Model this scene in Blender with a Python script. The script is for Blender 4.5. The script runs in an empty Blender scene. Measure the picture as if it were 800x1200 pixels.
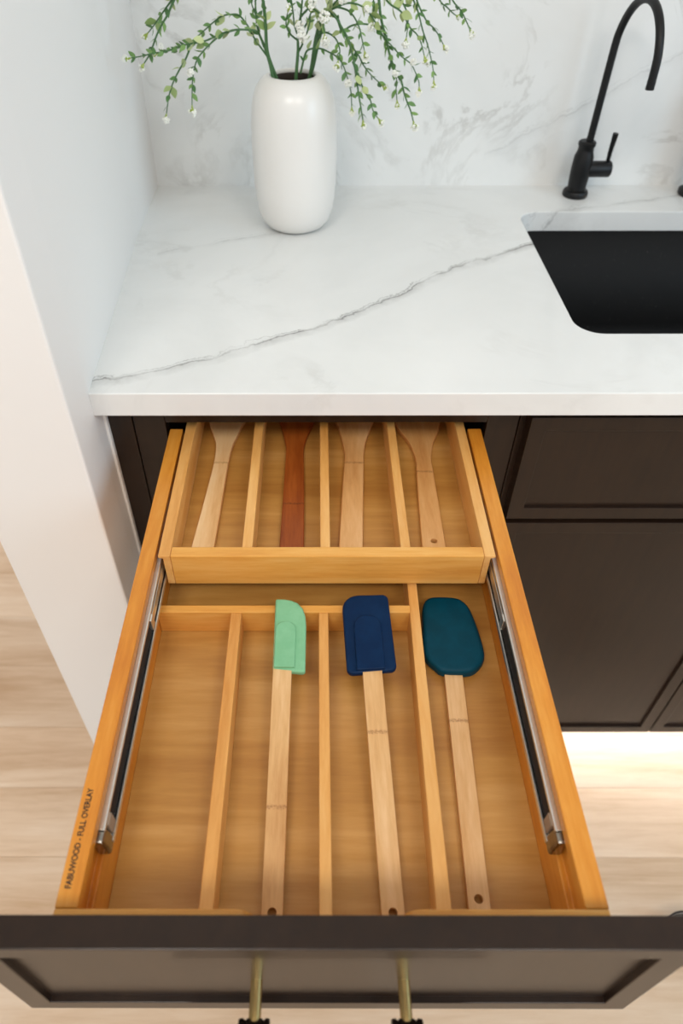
import bpy, bmesh, math, random
from mathutils import Vector, Matrix
random.seed(11)
scene = bpy.context.scene
COL = scene.collection

# ------------------------------------------------------------------ camera
cam_data = bpy.data.cameras.new('camera')
cam = bpy.data.objects.new('camera', cam_data)
COL.objects.link(cam)
right = Vector((1.0, 0.0021, -0.0026)).normalized()
fwd = Vector((-0.0033, 0.7138, -0.7004)).normalized()
up = right.cross(fwd).normalized()
right = fwd.cross(up).normalized()
cam.matrix_world = Matrix((
    (right.x, up.x, -fwd.x, 0.2568),
    (right.y, up.y, -fwd.y, -0.6548),
    (right.z, up.z, -fwd.z, 1.3708),
    (0, 0, 0, 1)))
cam_data.sensor_fit = 'VERTICAL'
cam_data.sensor_height = 36.0
cam_data.sensor_width = 24.0
cam_data.lens = 825.36 / 1200 * 36
cam_data.shift_x = (400 - 369.41) / 1200
cam_data.clip_start = 0.02
cam_data.dof.use_dof = True
cam_data.dof.focus_distance = 0.74
cam_data.dof.aperture_fstop = 4.5
scene.camera = cam

# ------------------------------------------------------------------ light
world = bpy.data.worlds.new('world')
scene.world = world
world.use_nodes = True
bg = world.node_tree.nodes['Background']
bg.inputs[0].default_value = (1.0, 0.99, 0.985, 1)
bg.inputs[1].default_value = 0.84

def area(name, loc, target, size, size_y, power, color, spread=180):
    l = bpy.data.lights.new(name, 'AREA')
    l.shape = 'RECTANGLE'
    l.size = size; l.size_y = size_y
    l.energy = power; l.color = color
    l.spread = math.radians(spread)
    o = bpy.data.objects.new(name, l)
    COL.objects.link(o)
    o.location = loc
    d = Vector(target) - Vector(loc)
    o.rotation_euler = d.to_track_quat('-Z', 'Y').to_euler()
    return o
area('window_light', (2.55, -0.9, 1.65), (0.0, 0.1, 1.0), 1.6, 1.3, 34, (0.53, 0.79, 1.0))
area('ceiling_light', (-0.2, -1.45, 2.66), (0.2, 0.0, 0.8), 0.55, 0.55, 22, (1.0, 0.945, 0.88))
area('ceiling_light', (0.9, -1.45, 2.66), (0.5, 0.0, 0.8), 0.55, 0.55, 18, (1.0, 0.945, 0.88))

scene.view_settings.view_transform = 'Standard'
scene.view_settings.look = 'None'
scene.view_settings.gamma = 1.0
scene.view_settings.use_curve_mapping = False
scene.view_settings.exposure = -0.08

# ------------------------------------------------------------------ helpers
def thing(name, label, cat, loc=(0, 0, 0), group=None):
    o = bpy.data.objects.new(name, None)
    o.empty_display_size = 0.03
    COL.objects.link(o)
    o.location = loc
    tag(o, label, cat, group)
    return o

def tag(o, label, cat=None, group=None):
    o['label'] = label
    if cat: o['category'] = cat
    if group: o['group'] = group
    return o

def to_obj(name, bm, mat, parent=None, smooth=False, bevel=0.0, seg=2, angle=40):
    """link one bmesh (world coordinates) as one mesh object below parent"""
    bmesh.ops.recalc_face_normals(bm, faces=bm.faces[:])
    me = bpy.data.meshes.new(name)
    bm.to_mesh(me); bm.free()
    me.materials.append(mat)
    o = bpy.data.objects.new(name, me)
    COL.objects.link(o)
    if parent is not None:
        o.parent = parent
        off = Vector((0, 0, 0)); p = parent
        while p is not None:
            off += p.location; p = p.parent
        me.transform(Matrix.Translation(-off))
    if smooth:
        for p in me.polygons: p.use_smooth = True
    if bevel > 0:
        m = o.modifiers.new('bevel', 'BEVEL')
        m.width = bevel; m.segments = seg; m.limit_method = 'ANGLE'
        m.angle_limit = math.radians(angle); m.harden_normals = False
    return o

def structure(o):
    o['kind'] = 'structure'
    return o

def bm_box(bm, x0, x1, y0, y1, z0, z1):
    vs = [bm.verts.new(p) for p in ((x0,y0,z0),(x1,y0,z0),(x1,y1,z0),(x0,y1,z0),(x0,y0,z1),(x1,y0,z1),(x1,y1,z1),(x0,y1,z1))]
    for f in ((0,3,2,1),(4,5,6,7),(0,1,5,4),(1,2,6,5),(2,3,7,6),(3,0,4,7)):
        bm.faces.new([vs[i] for i in f])

def box(name, x0, x1, y0, y1, z0, z1, mat, parent=None, bevel=0.0008, seg=2):
    bm = bmesh.new()
    bm_box(bm, x0, x1, y0, y1, z0, z1)
    return to_obj(name, bm, mat, parent, bevel=bevel, seg=seg)

def bm_prism(bm, pts, vec, holes=()):
    """flat outline (3D points, optionally with holes) swept along vec"""
    vec = Vector(vec)
    loops = [pts] + list(holes)
    lv = [[bm.verts.new(p) for p in l] for l in loops]
    if not holes:
        a = [bm.faces.new(lv[0])]
    else:
        es = []
        for l in lv:
            for i in range(len(l)): es.append(bm.edges.new((l[i], l[(i+1) % len(l)])))
        r = bmesh.ops.triangle_fill(bm, use_beauty=True, use_dissolve=False, edges=es)
        a = [g for g in r['geom'] if isinstance(g, bmesh.types.BMFace)]
    tv = {}
    for l in lv:
        for v in l: tv[v] = bm.verts.new(v.co + vec)
    for f in a: bm.faces.new([tv[v] for v in reversed(f.verts)])
    for l in lv:
        for i in range(len(l)):
            p, q = l[i], l[(i+1) % len(l)]
            bm.faces.new((p, q, tv[q], tv[p]))

def prism(name, pts, vec, mat, parent=None, holes=(), bevel=0.0, seg=2, smooth=False, angle=40):
    bm = bmesh.new()
    bm_prism(bm, pts, vec, holes)
    return to_obj(name, bm, mat, parent, bevel=bevel, seg=seg, smooth=smooth, angle=angle)

def smooth_path(pts, n=6):
    P = [Vector(p) for p in pts]
    if len(P) < 3: return P
    out = []
    for i in range(len(P) - 1):
        p0 = P[max(i-1, 0)]; p1 = P[i]; p2 = P[i+1]; p3 = P[min(i+2, len(P)-1)]
        for k in range(n):
            t = k / n
            out.append(0.5 * ((2*p1) + (p2-p0)*t + (2*p0-5*p1+4*p2-p3)*t*t + (3*p1-p0-3*p2+p3)*t**3))
    out.append(P[-1])
    return out

def bm_tube(bm, path, radii, sides=12, caps=True):
    path = [Vector(p) for p in path]
    n = len(path)
    if not hasattr(radii, '__len__'): radii = [radii] * n
    rings = []
    ref = None
    for i, p in enumerate(path):
        t = (path[min(i+1, n-1)] - path[max(i-1, 0)]).normalized()
        if ref is None:
            ref = t.orthogonal().normalized()
        else:
            ref = (ref - t * ref.dot(t)).normalized()
        b = t.cross(ref)
        rings.append([bm.verts.new(p + (ref*math.cos(2*math.pi*k/sides) + b*math.sin(2*math.pi*k/sides)) * radii[i]) for k in range(sides)])
    for i in range(n-1):
        for k in range(sides):
            bm.faces.new((rings[i][k], rings[i][(k+1) % sides], rings[i+1][(k+1) % sides], rings[i+1][k]))
    if caps:
        bm.faces.new(list(reversed(rings[0]))); bm.faces.new(rings[-1])

def tube(name, path, radii, mat, parent=None, sides=14, bevel=0.0):
    bm = bmesh.new()
    bm_tube(bm, path, radii, sides)
    o = to_obj(name, bm, mat, parent, smooth=True, bevel=bevel)
    sharp(o)
    return o

def sharp(o, deg=40):
    me = o.data
    bm = bmesh.new(); bm.from_mesh(me)
    for e in bm.edges:
        if len(e.link_faces) == 2 and e.calc_face_angle(0) > math.radians(deg): e.smooth = False
    bm.to_mesh(me); bm.free()

def bm_lathe(bm, c, prof, sides=48, axis='Z', closed=False):
    rings = []
    for r, h in prof:
        ring = []
        for k in range(sides):
            a = 2*math.pi*k/sides
            if axis == 'Z': p = (c[0]+r*math.cos(a), c[1]+r*math.sin(a), c[2]+h)
            elif axis == 'X': p = (c[0]+h, c[1]+r*math.cos(a), c[2]+r*math.sin(a))
            else: p = (c[0]+r*math.cos(a), c[1]+h, c[2]+r*math.sin(a))
            ring.append(bm.verts.new(p))
        rings.append(ring)
    if closed: rings.append(rings[0])
    for i in range(len(rings)-1):
        for k in range(sides):
            bm.faces.new((rings[i][k], rings[i][(k+1) % sides], rings[i+1][(k+1) % sides], rings[i+1][k]))
    if not closed: bm.faces.new(rings[0]); bm.faces.new(rings[-1])

def lathe(name, c, prof, mat, parent=None, sides=48, axis='Z', deg=40, closed=False):
    bm = bmesh.new()
    bm_lathe(bm, c, prof, sides, axis, closed)
    o = to_obj(name, bm, mat, parent, smooth=True)
    sharp(o, deg)
    return o

def round_rect(x0, x1, y0, y1, r, n=8):
    pts = []
    for cx, cy, a0 in ((x1-r, y1-r, 0), (x0+r, y1-r, 90), (x0+r, y0+r, 180), (x1-r, y0+r, 270)):
        for k in range(n+1):
            a = math.radians(a0 + 90*k/n)
            pts.append((cx + r*math.cos(a), cy + r*math.sin(a)))
    return pts

# ------------------------------------------------------------------ materials
def srgb(r, g, b):
    f = lambda c: (c/255/12.92) if c/255 <= 0.04045 else ((c/255+0.055)/1.055)**2.4
    return (f(r), f(g), f(b), 1)

class Mat:
    def __init__(self, name, color=(0.8, 0.8, 0.8, 1), rough=0.5, metal=0.0, spec=0.5):
        self.m = bpy.data.materials.new(name)
        self.m.use_nodes = True
        self.nt = self.m.node_tree
        self.b = self.nt.nodes['Principled BSDF']
        self.b.inputs['Base Color'].default_value = color
        self.b.inputs['Roughness'].default_value = rough
        self.b.inputs['Metallic'].default_value = metal
        self.b.inputs['Specular IOR Level'].default_value = spec
        self._c = None
    def node(self, t, **kw):
        n = self.nt.nodes.new(t)
        for k, v in kw.items(): setattr(n, k, v)
        return n
    def link(self, a, b): self.nt.links.new(a, b)
    def coord(self):
        if self._c is None: self._c = self.node('ShaderNodeTexCoord').outputs['Object']
        return self._c
    def mapping(self, scale=(1, 1, 1), loc=(0, 0, 0), rot=(0, 0, 0), src=None):
        n = self.node('ShaderNodeMapping')
        n.inputs['Scale'].default_value = scale
        n.inputs['Location'].default_value = loc
        n.inputs['Rotation'].default_value = rot
        self.link(src or self.coord(), n.inputs['Vector'])
        return n.outputs[0]
    def noise(self, vec, scale, detail=4, rough=0.5, dist=0.0):
        n = self.node('ShaderNodeTexNoise')
        n.inputs['Scale'].default_value = scale
        n.inputs['Detail'].default_value = detail
        n.inputs['Roughness'].default_value = rough
        n.inputs['Distortion'].default_value = dist
        self.link(vec, n.inputs['Vector'])
        return n
    def ramp(self, fac, stops):
        n = self.node('ShaderNodeValToRGB')
        e = n.color_ramp.elements
        while len(e) < len(stops): e.new(0.5)
        for i, (p, c) in enumerate(stops):
            e[i].position = p; e[i].color = c
        self.link(fac, n.inputs[0])
        return n.outputs[0]
    def mix(self, fac, a, b, mode='MIX'):
        n = self.node('ShaderNodeMix', data_type='RGBA', blend_type=mode)
        for sock, v in ((n.inputs[0], fac), (n.inputs[6], a), (n.inputs[7], b)):
            if hasattr(v, 'is_linked'): self.link(v, sock)
            else: sock.default_value = v
        return n.outputs[2]
    def math(self, op, a, b=None, c=None):
        n = self.node('ShaderNodeMath', operation=op)
        for i, v in enumerate((a, b, c)):
            if v is None: continue
            if hasattr(v, 'is_linked'): self.link(v, n.inputs[i])
            else: n.inputs[i].default_value = v
        return n.outputs[0]
    def color(self, s): self.link(s, self.b.inputs['Base Color'])
    def bump(self, h, strength=0.1, dist=0.001):
        n = self.node('ShaderNodeBump')
        n.inputs['Strength'].default_value = strength
        n.inputs['Distance'].default_value = dist
        self.link(h, n.inputs['Height'])
        self.link(n.outputs[0], self.b.inputs['Normal'])
    def rnd(self): return self.node('ShaderNodeObjectInfo').outputs['Random']

def wood(name, dark, mid, light, axis='Y', rough=0.4, scale=1.0, wavy=0.6, bump=0.05, vary=0.12, spec=0.5):
    m = Mat(name, rough=rough, spec=spec)
    st = {'X': (0.10, 1, 1), 'Y': (1, 0.10, 1), 'Z': (1, 1, 0.10)}[axis]
    rn = m.rnd()
    add = m.node('ShaderNodeVectorMath', operation='ADD')
    comb = m.node('ShaderNodeCombineXYZ')
    sh = m.math('MULTIPLY', rn, 7.3)
    for i in range(3): m.link(sh, comb.inputs[i])
    m.link(m.coord(), add.inputs[0]); m.link(comb.outputs[0], add.inputs[1])
    v = m.mapping(st, src=add.outputs[0])
    big = m.noise(v, 28*scale, 3, 0.5, wavy)
    fine = m.noise(v, 240*scale, 5, 0.65, 0.3)
    f = m.math('ADD', m.math('MULTIPLY', big.outputs[0], 0.68), m.math('MULTIPLY', fine.outputs[0], 0.32))
    c = m.ramp(f, [(0.34, dark), (0.50, mid), (0.64, light)])
    hv = m.node('ShaderNodeHueSaturation')
    m.link(c, hv.inputs['Color'])
    m.link(m.math('ADD', m.math('MULTIPLY', rn, vary), 1 - vary/2), hv.inputs['Value'])
    m.color(hv.outputs[0])
    m.bump(fine.outputs[0], bump, 0.0006)
    return m

M = {}
M['maple_y'] = wood('maple_lengthwise', srgb(190,108,24), srgb(212,136,42), srgb(224,156,66), 'Y', 0.38, wavy=0.3, vary=0.08).m
M['maple_x'] = wood('maple_crosswise', srgb(208,136,52), srgb(228,164,78), srgb(238,184,104), 'X', 0.38, wavy=0.8, vary=0.08).m
M['maple_z'] = wood('maple_upright', srgb(176,104,36), srgb(196,126,54), srgb(208,142,70), 'Z', 0.45, wavy=0.3, vary=0.06).m
M['maple_pale_y'] = wood('pale_maple_lengthwise', srgb(206,138,62), srgb(226,164,88), srgb(236,182,110), 'Y', 0.4, wavy=0.4, vary=0.06).m
M['plywood'] = wood('plywood_base', srgb(174,120,54), srgb(194,142,70), srgb(208,158,90), 'X', 0.42, scale=0.55, wavy=1.2, vary=0.06).m

def bamboo(name, dark, mid, light, nodes, nodecol, rough=0.5):
    """strips of grain along local Y and rough dark node rings at given places"""
    w = wood(name, dark, mid, light, 'Y', rough, scale=1.4, wavy=0.1, bump=0.08, vary=0.03)
    nt = w.nt
    src = w.b.inputs['Base Color'].links[0].from_socket
    sep = w.node('ShaderNodeSeparateXYZ')
    w.link(w.coord(), sep.inputs[0])
    wob = w.noise(w.coord(), 420, 3, 0.6)
    spots = w.noise(w.coord(), 900, 2, 0.5)
    y = w.math('ADD', sep.outputs[1], w.math('MULTIPLY', w.math('SUBTRACT', wob.outputs[0], 0.5), 0.006))
    tot = None
    for pos in nodes:
        d = w.math('ABSOLUTE', w.math('SUBTRACT', y, pos))
        k = w.math('MAXIMUM', w.math('SUBTRACT', 1.0, w.math('DIVIDE', d, 0.0022)), 0.0)
        tot = k if tot is None else w.math('MAXIMUM', tot, k)
    sp = w.math('MULTIPLY', tot, w.math('GREATER_THAN', spots.outputs[0], 0.46))
    fac = w.math('ADD', w.math('MULTIPLY', tot, 0.22), w.math('MULTIPLY', sp, 0.5))
    w.color(w.mix(fac, src, nodecol))
    return w.m

# dark stained cabinet finish
m = Mat('dark_stained_wood', rough=0.30, spec=0.36)
v = m.mapping((1, 1, 0.12))
n = m.noise(v, 90, 4, 0.6, 0.4)
n2 = m.noise(m.coord(), 5, 2)
f = m.math('ADD', m.math('MULTIPLY', n.outputs[0], 0.6), m.math('MULTIPLY', n2.outputs[0], 0.4))
m.color(m.ramp(f, [(0.3, srgb(30,19,13)), (0.7, srgb(45,30,20))]))
m.bump(n.outputs[0], 0.06, 0.0005)
M['stain'] = m.m

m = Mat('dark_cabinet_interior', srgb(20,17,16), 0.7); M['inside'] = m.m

# white quartz with grey veins; main: a single long vein given as a broken line on x -> y
def quartz(name, main, plane):
    m = Mat(name, rough=0.16, spec=0.5)
    sep = m.node('ShaderNodeSeparateXYZ'); m.link(m.coord(), sep.inputs[0])
    u = sep.outputs[0]; w = sep.outputs[1] if plane == 'XY' else sep.outputs[2]
    base = m.ramp(m.noise(m.coord(), 3.2, 5, 0.6, 0.6).outputs[0], [(0.35, srgb(226,227,225)), (0.65, srgb(235,236,234))])
    # faint cloudy vein network
    vn = m.noise(m.mapping((1, 1.0, 1.0), rot=(0.3, 0.2, 0.5)), 3.4 if plane == 'XY' else 6.0, 7, 0.64, 0.9)
    ridge = m.math('SUBTRACT', 1.0, m.math('MULTIPLY', m.math('ABSOLUTE', m.math('SUBTRACT', vn.outputs[0], 0.5)), 26))
    ridge = m.math('MAXIMUM', ridge, 0.0)
    patch = m.ramp(m.noise(m.coord(), 4.7, 4, 0.6).outputs[0], [(0.47, (0,0,0,1)), (0.66, (1,1,1,1))])
    faint = m.math('MULTIPLY', m.math('MULTIPLY', ridge, patch), 0.20 if plane == 'XY' else 0.55)
    col = m.mix(faint, base, srgb(164,161,154))
    wob1 = m.noise(m.coord(), 9, 6, 0.62, 0.4)
    wob2 = m.noise(m.mapping((1, 1, 1), loc=(3, 1, 7)), 55, 5, 0.62)
    brk = m.noise(m.mapping((1, 1, 1), loc=(9, 4, 2)), 14, 4, 0.6)
    for pts, width, strength in main:
        # piecewise linear curve through the points, in a float-curve free form: nested mixes
        cur = None
        for (xa, ya), (xb, yb) in zip(pts[:-1], pts[1:]):
            mr = m.node('ShaderNodeMapRange', clamp=True)
            m.link(u, mr.inputs[0])
            mr.inputs[1].default_value = xa; mr.inputs[2].default_value = xb
            mr.inputs[3].default_value = 0 if cur is not None else ya
            mr.inputs[4].default_value = (yb - ya) if cur is not None else yb
            cur = mr.outputs[0] if cur is None else m.math('ADD', cur, mr.outputs[0])
        for off, wd, st, amp in ((0.0, width, strength, 0.05), (0.006, width*0.6, strength*0.65, 0.085), (-0.004, width*4.5, strength*0.34, 0.05)):
            d = m.math('SUBTRACT', w, m.math('ADD', cur, off))
            d = m.math('ADD', d, m.math('MULTIPLY', m.math('SUBTRACT', wob1.outputs[0], 0.5), amp))
            d = m.math('ADD', d, m.math('MULTIPLY', m.math('SUBTRACT', wob2.outputs[0], 0.5), amp*0.22))
            k = m.math('MAXIMUM', m.math('SUBTRACT', 1.0, m.math('DIVIDE', m.math('ABSOLUTE', d), wd)), 0.0)
            k = m.math('MULTIPLY', k, m.ramp(brk.outputs[0], [(0.38, (0.25,0.25,0.25,1)), (0.6, (1,1,1,1))]))
            lim = m.math('MULTIPLY', m.math('GREATER_THAN', u, pts[0][0]), m.math('LESS_THAN', u, pts[-1][0]))
            k = m.math('MULTIPLY', m.math('MULTIPLY', k, lim), st)
            col = m.mix(k, col, srgb(112,110,107))
    m.color(col)
    return m.m
M['quartz_top'] = quartz('white_quartz_worktop', [([(-0.05,0.012),(0.085,0.050),(0.182,0.100),(0.288,0.169),(0.37,0.230),(0.451,0.312),(0.60,0.40)], 0.0030, 1.0),
                                                   ([(0.60,0.50),(0.75,0.545),(0.95,0.60)], 0.002, 0.5),
                                                   ([(0.02,0.36),(0.12,0.40),(0.2,0.43)], 0.002, 0.35)], 'XY')
M['quartz_wall'] = quartz('white_quartz_splashback', [([(0.54,0.97),(0.711,1.043),(0.824,1.114),(1.0,1.2)], 0.0025, 0.3)], 'XZ')

m = Mat('white_wall_paint', srgb(238,236,233), 0.55, spec=0.3)
m.bump(m.noise(m.coord(), 160, 3).outputs[0], 0.04, 0.0006); M['paint'] = m.m

# pale oak planks, grain along X, each plank its own tone
m = wood('pale_oak_plank', srgb(200,165,129), srgb(223,194,163), srgb(236,213,187), 'X', 0.42, scale=0.35, wavy=0.9, bump=0.05, vary=0.20)
M['oak'] = m.m
M['subfloor'] = Mat('dark_subfloor', srgb(120,92,66), 0.8).m

m = Mat('zinc_steel', srgb(226,224,218), 0.36, 1.0)
m.bump(m.noise(m.mapping((1, 0.05, 1)), 900, 3).outputs[0], 0.08, 0.0003); M['steel'] = m.m
M['dark_steel'] = Mat('greased_dark_steel', srgb(70,72,72), 0.3, 0.9).m
M['cap_steel'] = Mat('worn_cap_steel', srgb(150,146,138), 0.25, 1.0).m
M['stop'] = Mat('taupe_plastic', srgb(150,128,108), 0.5).m
M['black_matte'] = Mat('matte_black_metal', srgb(11,11,12), 0.45, 0.0, 0.35).m
M['channel_shade_black'] = Mat('channel_shade_black', srgb(15,15,16), 0.5).m  # stands in for the shadow inside the slide channels
M['brass'] = Mat('satin_brass', srgb(214,184,122), 0.27, 1.0).m
M['bronze'] = Mat('dark_bronze', srgb(44,34,28), 0.4, 0.6).m
m = Mat('black_granite_composite', rough=0.6, spec=0.2)
sp = m.noise(m.coord(), 520, 2, 0.5)
m.color(m.mix(m.math('GREATER_THAN', sp.outputs[0], 0.75), srgb(17,17,17), srgb(110,110,108)))
m.bump(m.noise(m.coord(), 700, 2).outputs[0], 0.1, 0.0004)
M['sink'] = m.m
M['ceramic'] = Mat('white_glazed_ceramic', srgb(229,226,221), 0.28).m
M['ceramic_in'] = Mat('dark_vase_inside', srgb(60,50,44), 0.8).m  # much darker than the white outside
def silicone(name, c, c2):
    m = Mat(name, rough=0.5, spec=0.15)
    n = m.noise(m.coord(), 60, 4, 0.6)
    m.color(m.ramp(n.outputs[0], [(0.4, c), (0.75, c2)]))
    m.bump(m.noise(m.coord(), 500, 2).outputs[0], 0.04, 0.0004)
    return m.m
M['mint'] = silicone('mint_silicone', srgb(126,184,140), srgb(138,194,152))
M['navy'] = silicone('navy_silicone', srgb(0,33,68), srgb(4,42,78))
M['teal'] = silicone('teal_silicone', srgb(0,62,80), srgb(0,70,90))
M['ink'] = Mat('black_ink', srgb(28,20,16), 0.6).m
M['stemgreen'] = Mat('stem_green', srgb(66,104,60), 0.5).m
def leafmat(name, a, b):
    m = Mat(name, rough=0.5)
    m.color(m.mix(m.rnd(), a, b))
    m.b.inputs['Subsurface Weight'].default_value = 0.0
    return m.m
M['leaf'] = leafmat('leaf_green', srgb(66,112,58), srgb(120,156,84))
M['leaf_pale'] = leafmat('leaf_pale', srgb(132,160,92), srgb(196,206,150))
M['calyx'] = leafmat('calyx_yellow_green', srgb(140,162,60), srgb(160,176,84))
M['petal'] = Mat('white_petal', srgb(240,240,232), 0.6).m
M['steel_bowl'] = Mat('brushed_bowl_steel', srgb(190,186,180), 0.25, 1.0).m
m = Mat('led_diffuser', (1, 0.9, 0.78, 1))
m.b.inputs['Emission Color'].default_value = (0.97, 0.97, 1.0, 1)
m.b.inputs['Emission Strength'].default_value = 56.0
M['led'] = m.m

# ================================================================== the setting
FY_ = 0.038
CT = 0.914                                   # worktop height
slab = structure(box('floor', -2.4, 3.0, -2.9, 1.5, -0.04, -0.015, M['subfloor'], bevel=0))
seams = [-2.9,-2.74,-2.58,-2.42,-2.26,-2.1,-1.94,-1.78,-1.62,-1.46,-1.30,-1.15,-1.0,-0.86,-0.72,-0.58,-0.445,-0.31,-0.171,-0.04,0.091,0.243,0.381,0.518,0.67,0.82,0.97,1.12,1.27,1.5]
rng = random.Random(4)
for ya, yb in zip(seams[:-1], seams[1:]):
    x = -2.4 - rng.uniform(0, 0.9)
    while x < 3.0:
        L = rng.uniform(1.3, 2.0)
        a, b = max(x, -2.4), min(x + L, 3.0)
        if b - a > 0.05:
            bm = bmesh.new()
            bm_box(bm, a + 0.0002, b - 0.0002, ya + 0.0002, yb - 0.0002, -0.015, 0.0)
            to_obj('plank', bm, M['oak'], slab, bevel=0.0006, seg=1)
        x += L

plan = [(0.0,-0.064),(0.0,0.0),(-0.0208,0.424),(-0.0233,0.628),(-0.0233,0.80),(-0.134,0.80),(-0.134,-0.064)]
wl = structure(prism('wall_left', [(x, y, 0.0) for x, y in plan], (0, 0, 2.7), M['paint'], bevel=0.003))
wb = structure(box('wall_back', -0.0225, 2.62, 0.6485, 0.80, 0.0, 2.7, M['paint'], bevel=0))

structure(box('wall_right_unseen', 2.62, 2.74, -2.9, 0.80, 0.0, 2.7, M['paint'], bevel=0))  # unseen wall, added to cut the light coming from the right
structure(box('trim_1', -0.0030, 0.0016, 0.030, FY_ - 0.0002, 0.0, CT-0.0316, M['paint'], bevel=0.0012))
structure(box('ceiling_unseen', -2.4, 3.0, -2.9, 0.80, 2.70, 2.75, M['paint'], bevel=0))  # unseen, added to keep sky light off the upward faces

# ================================================================== worktop, splashback, sink
hole = round_rect(0.583, 1.33, 0.128, 0.510, 0.034)
outer = [(-0.0012,0.0),(1.75,0.0),(1.75,0.6300),(-0.0246,0.6300),(-0.0221,0.424)]
ct = prism('worktop', [(x, y, CT-0.0314) for x, y in outer], (0, 0, 0.0314), M['quartz_top'],
           holes=[[(x, y, CT-0.0314) for x, y in hole]], bevel=0.0016, seg=3, angle=60)
tag(ct, 'white quartz worktop with a long grey diagonal vein above the cabinets', 'worktop')
sp = box('splashback', -0.0234, 1.75, 0.6278, 0.648, CT, 1.62, M['quartz_wall'], bevel=0)
tag(sp, 'pale veined quartz splashback slab behind the vase and taps', 'splashback')

# undermount sink: rounded bowl with real wall thickness
def sink_ring(bm, x0, x1, y0, y1, r, z):
    return [bm.verts.new((x, y, z)) for x, y in round_rect(x0, x1, y0, y1, r)]
bm = bmesh.new()
X0, X1, Y0, Y1, R0 = 0.5805, 1.3325, 0.1255, 0.5125, 0.036
zt = CT - 0.0316
spec = [(0.018, 0.045, zt-0.012), (0.018, 0.045, zt-0.0003), (0.0, R0, zt-0.0003), (-0.004, R0, zt-0.17), (-0.010, 0.04, zt-0.195), (-0.034, 0.05, zt-0.21),
        (-0.034, 0.05, zt-0.222), (0.006, R0+0.01, zt-0.20), (0.010, R0+0.01, zt-0.012)]
rings = [sink_ring(bm, X0-d, X1+d, Y0-d, Y1+d, r, z) for d, r, z in spec]
for i in range(len(rings)):
    a, b = rings[i], rings[(i+1) % len(rings)]
    if i == 5: continue
    for k in range(len(a)):
        bm.faces.new((a[k], a[(k+1) % len(a)], b[(k+1) % len(a)], b[k]))
bm.faces.new(rings[5]); bm.faces.new(rings[6])
snk = thing('sink', 'black composite undermount sink bowl set below the worktop cutout', 'sink', (0.955, 0.318, zt-0.222))
to_obj('bowl', bm, M['sink'], snk, smooth=True)
lathe('drain', (0.955, 0.36, zt-0.2098), [(0.045,0.0),(0.045,0.003),(0.038,0.0035),(0.034,0.001)], M['steel_bowl'], snk)

# ================================================================== cabinets
FY = 0.038       # face frame plane
DY = 0.019       # door face plane
CB = CT - 0.0316 # underside of worktop
def panel_front(name, x0, x1, z0, z1, y_face, parent, w=0.020, t=0.019, rec=0.0048, flat=False):
    """slab door / drawer front: slim frame with a slightly sunk flat panel"""
    o = [(x0, y_face, z0), (x1, y_face, z0), (x1, y_face, z1), (x0, y_face, z1)]
    i = [(x0+w, y_face, z0+w), (x1-w, y_face, z0+w), (x1-w, y_face, z1-w), (x0+w, y_face, z1-w)]
    f = prism(name, o, (0, t, 0), M['stain'], parent, holes=[i], bevel=0.0007)
    box('panel', x0+w-0.0002, x1-w+0.0002, y_face+rec, y_face+t-0.002, z0+w-0.0002, z1-w+0.0002, M['stain'], parent if flat else f, bevel=0)
    return f

cab = thing('drawer_base_cabinet', 'dark brown base cabinet beside the white wall with its top drawer open', 'cabinet', (0.2675, 0.33, 0.0))
box('filler_strip', -0.0005, 0.0298, FY, FY+0.019, 0.10, CB, M['stain'], cab)
box('stile', 0.0312, 0.070, FY, FY+0.019, 0.10, CB, M['stain'], cab)
box('stile', 0.464, 0.5025, FY, FY+0.019, 0.10, CB, M['stain'], cab)
box('rail', 0.0702, 0.4638, FY, FY+0.019, 0.8447, CB, M['stain'], cab)
box('rail', 0.0702, 0.4638, FY, FY+0.019, 0.672, 0.708, M['stain'], cab)
box('rail', 0.0702, 0.4638, FY, FY+0.019, 0.10, 0.138, M['stain'], cab)
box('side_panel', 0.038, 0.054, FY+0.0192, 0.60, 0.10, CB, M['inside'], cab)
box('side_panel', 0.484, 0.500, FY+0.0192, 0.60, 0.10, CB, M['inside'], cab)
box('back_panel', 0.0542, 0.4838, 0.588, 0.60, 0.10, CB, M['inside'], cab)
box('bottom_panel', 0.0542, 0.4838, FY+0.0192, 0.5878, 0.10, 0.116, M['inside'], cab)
box('toe_kick', -0.001, 0.5025, 0.115, 0.131, 0.0, 0.0998, M['stain'], cab)
panel_front('door', 0.034, 0.4995, 0.114, 0.6883, DY, cab)

sc = thing('sink_base_cabinet', 'dark brown sink cabinet with two doors under the black sink', 'cabinet', (0.8955, 0.33, 0.0))
box('stile', 0.5035, 0.540, FY, FY+0.019, 0.10, CB, M['stain'], sc)
box('stile', 1.251, 1.288, FY, FY+0.019, 0.10, CB, M['stain'], sc)
box('rail', 0.5402, 1.2508, FY, FY+0.019, 0.845, CB, M['stain'], sc)
box('rail', 0.5402, 1.2508, FY, FY+0.019, 0.672, 0.708, M['stain'], sc)
box('rail', 0.5402, 1.2508, FY, FY+0.019, 0.10, 0.138, M['stain'], sc)
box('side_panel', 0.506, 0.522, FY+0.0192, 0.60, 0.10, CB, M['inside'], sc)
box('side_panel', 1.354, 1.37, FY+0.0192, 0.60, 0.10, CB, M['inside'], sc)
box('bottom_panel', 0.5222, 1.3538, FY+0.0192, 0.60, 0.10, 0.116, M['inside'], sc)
box('toe_kick', 0.5027, 1.37, 0.115, 0.131, 0.0, 0.0998, M['stain'], sc)
panel_front('false_drawer_front', 0.511, 1.278, 0.6965, 0.8655, DY, sc)
panel_front('door', 0.511, 0.8935, 0.114, 0.6883, DY, sc)
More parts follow.
